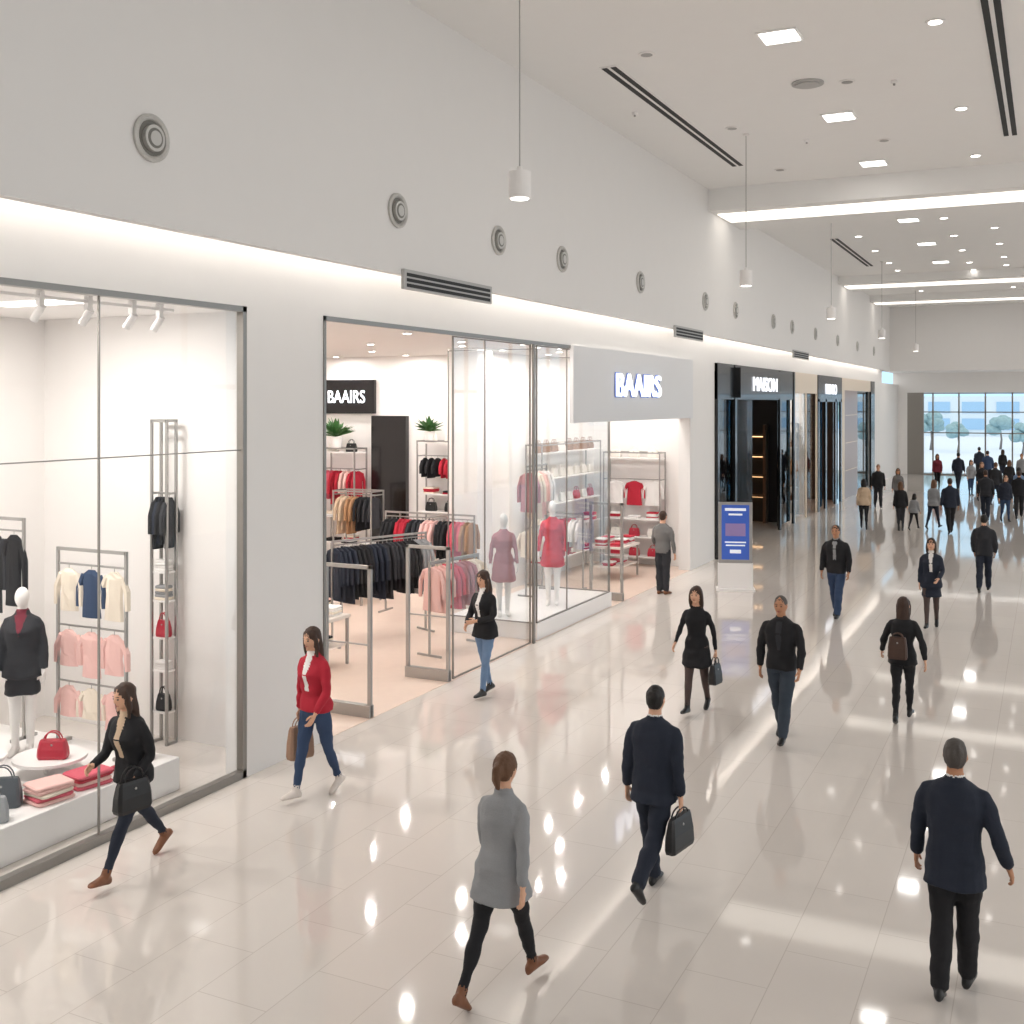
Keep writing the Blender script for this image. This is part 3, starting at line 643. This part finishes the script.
hp=person('woman_in_black_dress',(-4.26,14.36,0),178,1.68,'f',.014,hair=HBR,hs='long',top=BLK,bottom=BLK,legmat=TGT,shoe=LBLK,style='dress',hem=.66,skirt=.64,legs=SM1,arms=((8,16,45,5),(-10,16,10,0)),lean=1)
hold('handbag',hp[1],.24,.26,.12,LBLK,.1,R(80))
person('man_in_leather_jacket',(-2.96,13.58,0),178,1.78,'m',.014,skin=SK2,hair=HGR,top=BLK,bottom=C('cloth_slate','323c48'),shoe=LBLK,shirt=CHAR,hem=.88,legs=SM2,arms=((-10,15,14,5),(10,15,24,5)),lean=2)
hp=person('woman_with_backpack',(-1.72,15.1,0),0,1.61,'f',.014,hair=HBR,hs='long',top=BLK,bottom=BLK,shoe=LBLK,hem=.82,legs=SM1,arms=((-20,24,5,0),(10,24,25,0)),lean=3)
mb=MB(); bagmesh(mb,(0,0,0),.24,.28,.12,mat('leather_darkbrown','4a342a',.45),.06); mb.obj('backpack',loc=(-1.76,14.89,.86),yaw=0)
person('woman_in_dark_blazer',(-1.96,21.6,0),180,1.66,'f',.018,hair=HBR,hs='long',top=NAVY,bottom=NAVY,shoe=LBLK,shirt=WHT,hem=.8,skirt=.62,legmat=TGT,legs=SM1,arms=((-8,10,10,0),(10,12,50,20)))
person('man_in_black_jacket',(-3.7,21.8,0),176,1.8,'m',.018,skin=SK2,hair=HBL,top=BLK,bottom=DEN,shoe=LBLK,shirt=GRY,hem=.86,legs=SM2,arms=((0,13,15,5),(0,13,20,5)))
person('man_in_dark_jacket',(-1.3,26.2,0),-4,1.7,'m',.02,hair=HBL,top=CHAR,bottom=NAVY,shoe=LBLK,hem=.84,legs=SM1,arms=((4,12,20,10),(2,12,20,10)),lean=0)
hp=person('man_in_navy_suit',(-3.02,8.92,0),-5,1.75,'m',.012,hair=HBL,top=NAVY,bottom=NAVY,shoe=LBLK,style='suit',hem=.8,shirt=WHT,legs=((-24,26,-45),(12,3,3)),arms=((-10,9,14,0),(-8,10,15,0)),lean=2)
hold('briefcase',hp[0],.4,.28,.1,LBLK,.07,R(80))
person('woman_in_grey_coat',(-3.46,6.9,0),-6,1.70,'f',.012,hair=HLB,hs='bun',top=GRY,bottom=BLK,shoe=LBRN,style='coat',hem=.74,legs=((25,3,6),(-26,8,-34)),arms=((-20,15,8,0),(12,12,20,0)),lean=4,tilt=6)
person('man_in_navy_blazer',(-.6,8.3,0),-4,1.77,'m',.012,skin=SK2,hair=HGR,top=NAVY,bottom=BLK,shoe=LBLK,style='suit',hem=.76,shirt=WHT,legs=((10,3,4),(-8,14,-16)),arms=((-10,20,35,-5),(6,13,12,0)),lean=1)
far=[(-5.5,37.6,0,'f','woman_shopper',BEI,BLK),(-4.35,37.6,0,'f','woman_shopper',BLK,CHAR),(-4.0,38.1,0,'c','child_shopper',GRY,BLK),(-3.45,38.6,0,'f','woman_shopper',GRY,NAVY),(-2.84,37.4,0,'m','man_shopper',NAVY,BLK),
 (-6.1,45.4,180,'m','man_shopper',BLK,CHAR),(-5.3,45,180,'f','woman_shopper',MGR,BLK),(-2.05,42.4,0,'m','man_shopper',CHAR,NAVY),(-1.4,42,180,'f','woman_shopper',NAVY,DEN),(-1.0,43.5,0,'m','man_shopper',BLK,BLK),(-2.0,48.9,0,'m','man_shopper',CHAR,NAVY),
 (-3.9,56,0,'m','man_shopper',NAVY,NAVY),(-4.9,57,180,'f','woman_shopper',MAR,BLK),(-1.6,53,0,'f','woman_shopper',BLK,NAVY),(-2.8,60,0,'m','man_shopper',DEN,NAVY),(-1.2,58,180,'m','man_shopper',GRY,BLK),(-2.6,50.5,180,'f','woman_shopper',BLK,BLK),(-3.4,64,0,'m','man_shopper',NAVY,BLK),(-1.1,47,0,'f','woman_shopper',LDEN,BLK),(-2.3,65,0,'f','woman_shopper',BLK,NAVY),
 (-3.2,53.5,180,'f','woman_shopper',GRY,DEN)]
for i,(x,y,yw,sx,nm,tp,bt) in enumerate(far):
    ch=sx=='c'
    person(nm,(x,y,0),yw+random.uniform(-25,25),1.2 if ch else random.uniform(.97,1.03)*(1.64 if sx=='f' else 1.76),'f' if sx!='m' else 'm',.024,skin=random.choice((SK1,SK2)),hair=random.choice((HBR,HBL,HLB)),hs='long' if sx!='m' else 'short',
      top=tp,bottom=bt,hem=.84,legs=random.choice((SM1,SM2,W1,ST)),arms=((random.uniform(-12,12),11,15,0),(random.uniform(-12,12),11,20,0)))
MA=((2,12,12,0),(-2,12,15,0))
person('mannequin',(-10.05,8.42,PZ),215,1.8,'f',.014,skin=MANQ,hair=None,top=CHAR,bottom=CHAR,shoe=MANQ,legmat=MANQ,shirt=MAR,style='suit',hem=.8,skirt=.62,legs=ST,arms=MA,face=False,lean=0)
person('mannequin',(-9.98,7.72,PZ),215,1.5,'f',.014,skin=MANQ,hair=None,top=CHAR,bottom=BLK,shoe=MANQ,style='coat',hem=.7,legs=ST,arms=MA,face=False,lean=0)
person('mannequin',(-8.55,19.25,.3),200,1.98,'f',.016,skin=MANQ,hair=None,top=CORAL,bottom=CORAL,shoe=MANQ,legmat=MANQ,style='dress',hem=.66,skirt=.64,legs=ST,arms=MA,face=False,lean=0)
person('mannequin',(-8.9,17.85,.3),210,1.85,'f',.016,skin=MANQ,hair=None,top=FLO,bottom=FLO,shoe=MANQ,legmat=MANQ,style='dress',hem=.6,skirt=.58,legs=ST,arms=MA,face=False,lean=0)
# ---------- world + camera
w=bpy.data.worlds.new('World'); scene.world=w; w.use_nodes=True; nt=w.node_tree
bg=nt.nodes['Background']; bg.inputs[1].default_value=1.4
tc=nt.nodes.new('ShaderNodeTexCoord'); sp=nt.nodes.new('ShaderNodeSeparateXYZ'); mr=nt.nodes.new('ShaderNodeMapRange'); mx=nt.nodes.new('ShaderNodeMix'); mx.data_type='RGBA'
nt.links.new(tc.outputs['Generated'],sp.inputs[0]); nt.links.new(sp.outputs['Y'],mr.inputs[0]); mr.inputs[1].default_value=.4; mr.inputs[2].default_value=.95
mx.inputs[6].default_value=(1,.98,.96,1); mx.inputs[7].default_value=(.5,.78,1,1)
nt.links.new(mr.outputs[0],mx.inputs[0]); nt.links.new(mx.outputs[2],bg.inputs[0])
cam=bpy.data.cameras.new('camera'); co=bpy.data.objects.new('camera',cam); scene.collection.objects.link(co)
co.location=(0,0,4.15); co.rotation_euler=(R(90),0,R(26.06)); cam.sensor_width=36; cam.lens=1100/1024*36; cam.shift_y=-109/1024; cam.clip_end=400
scene.camera=co
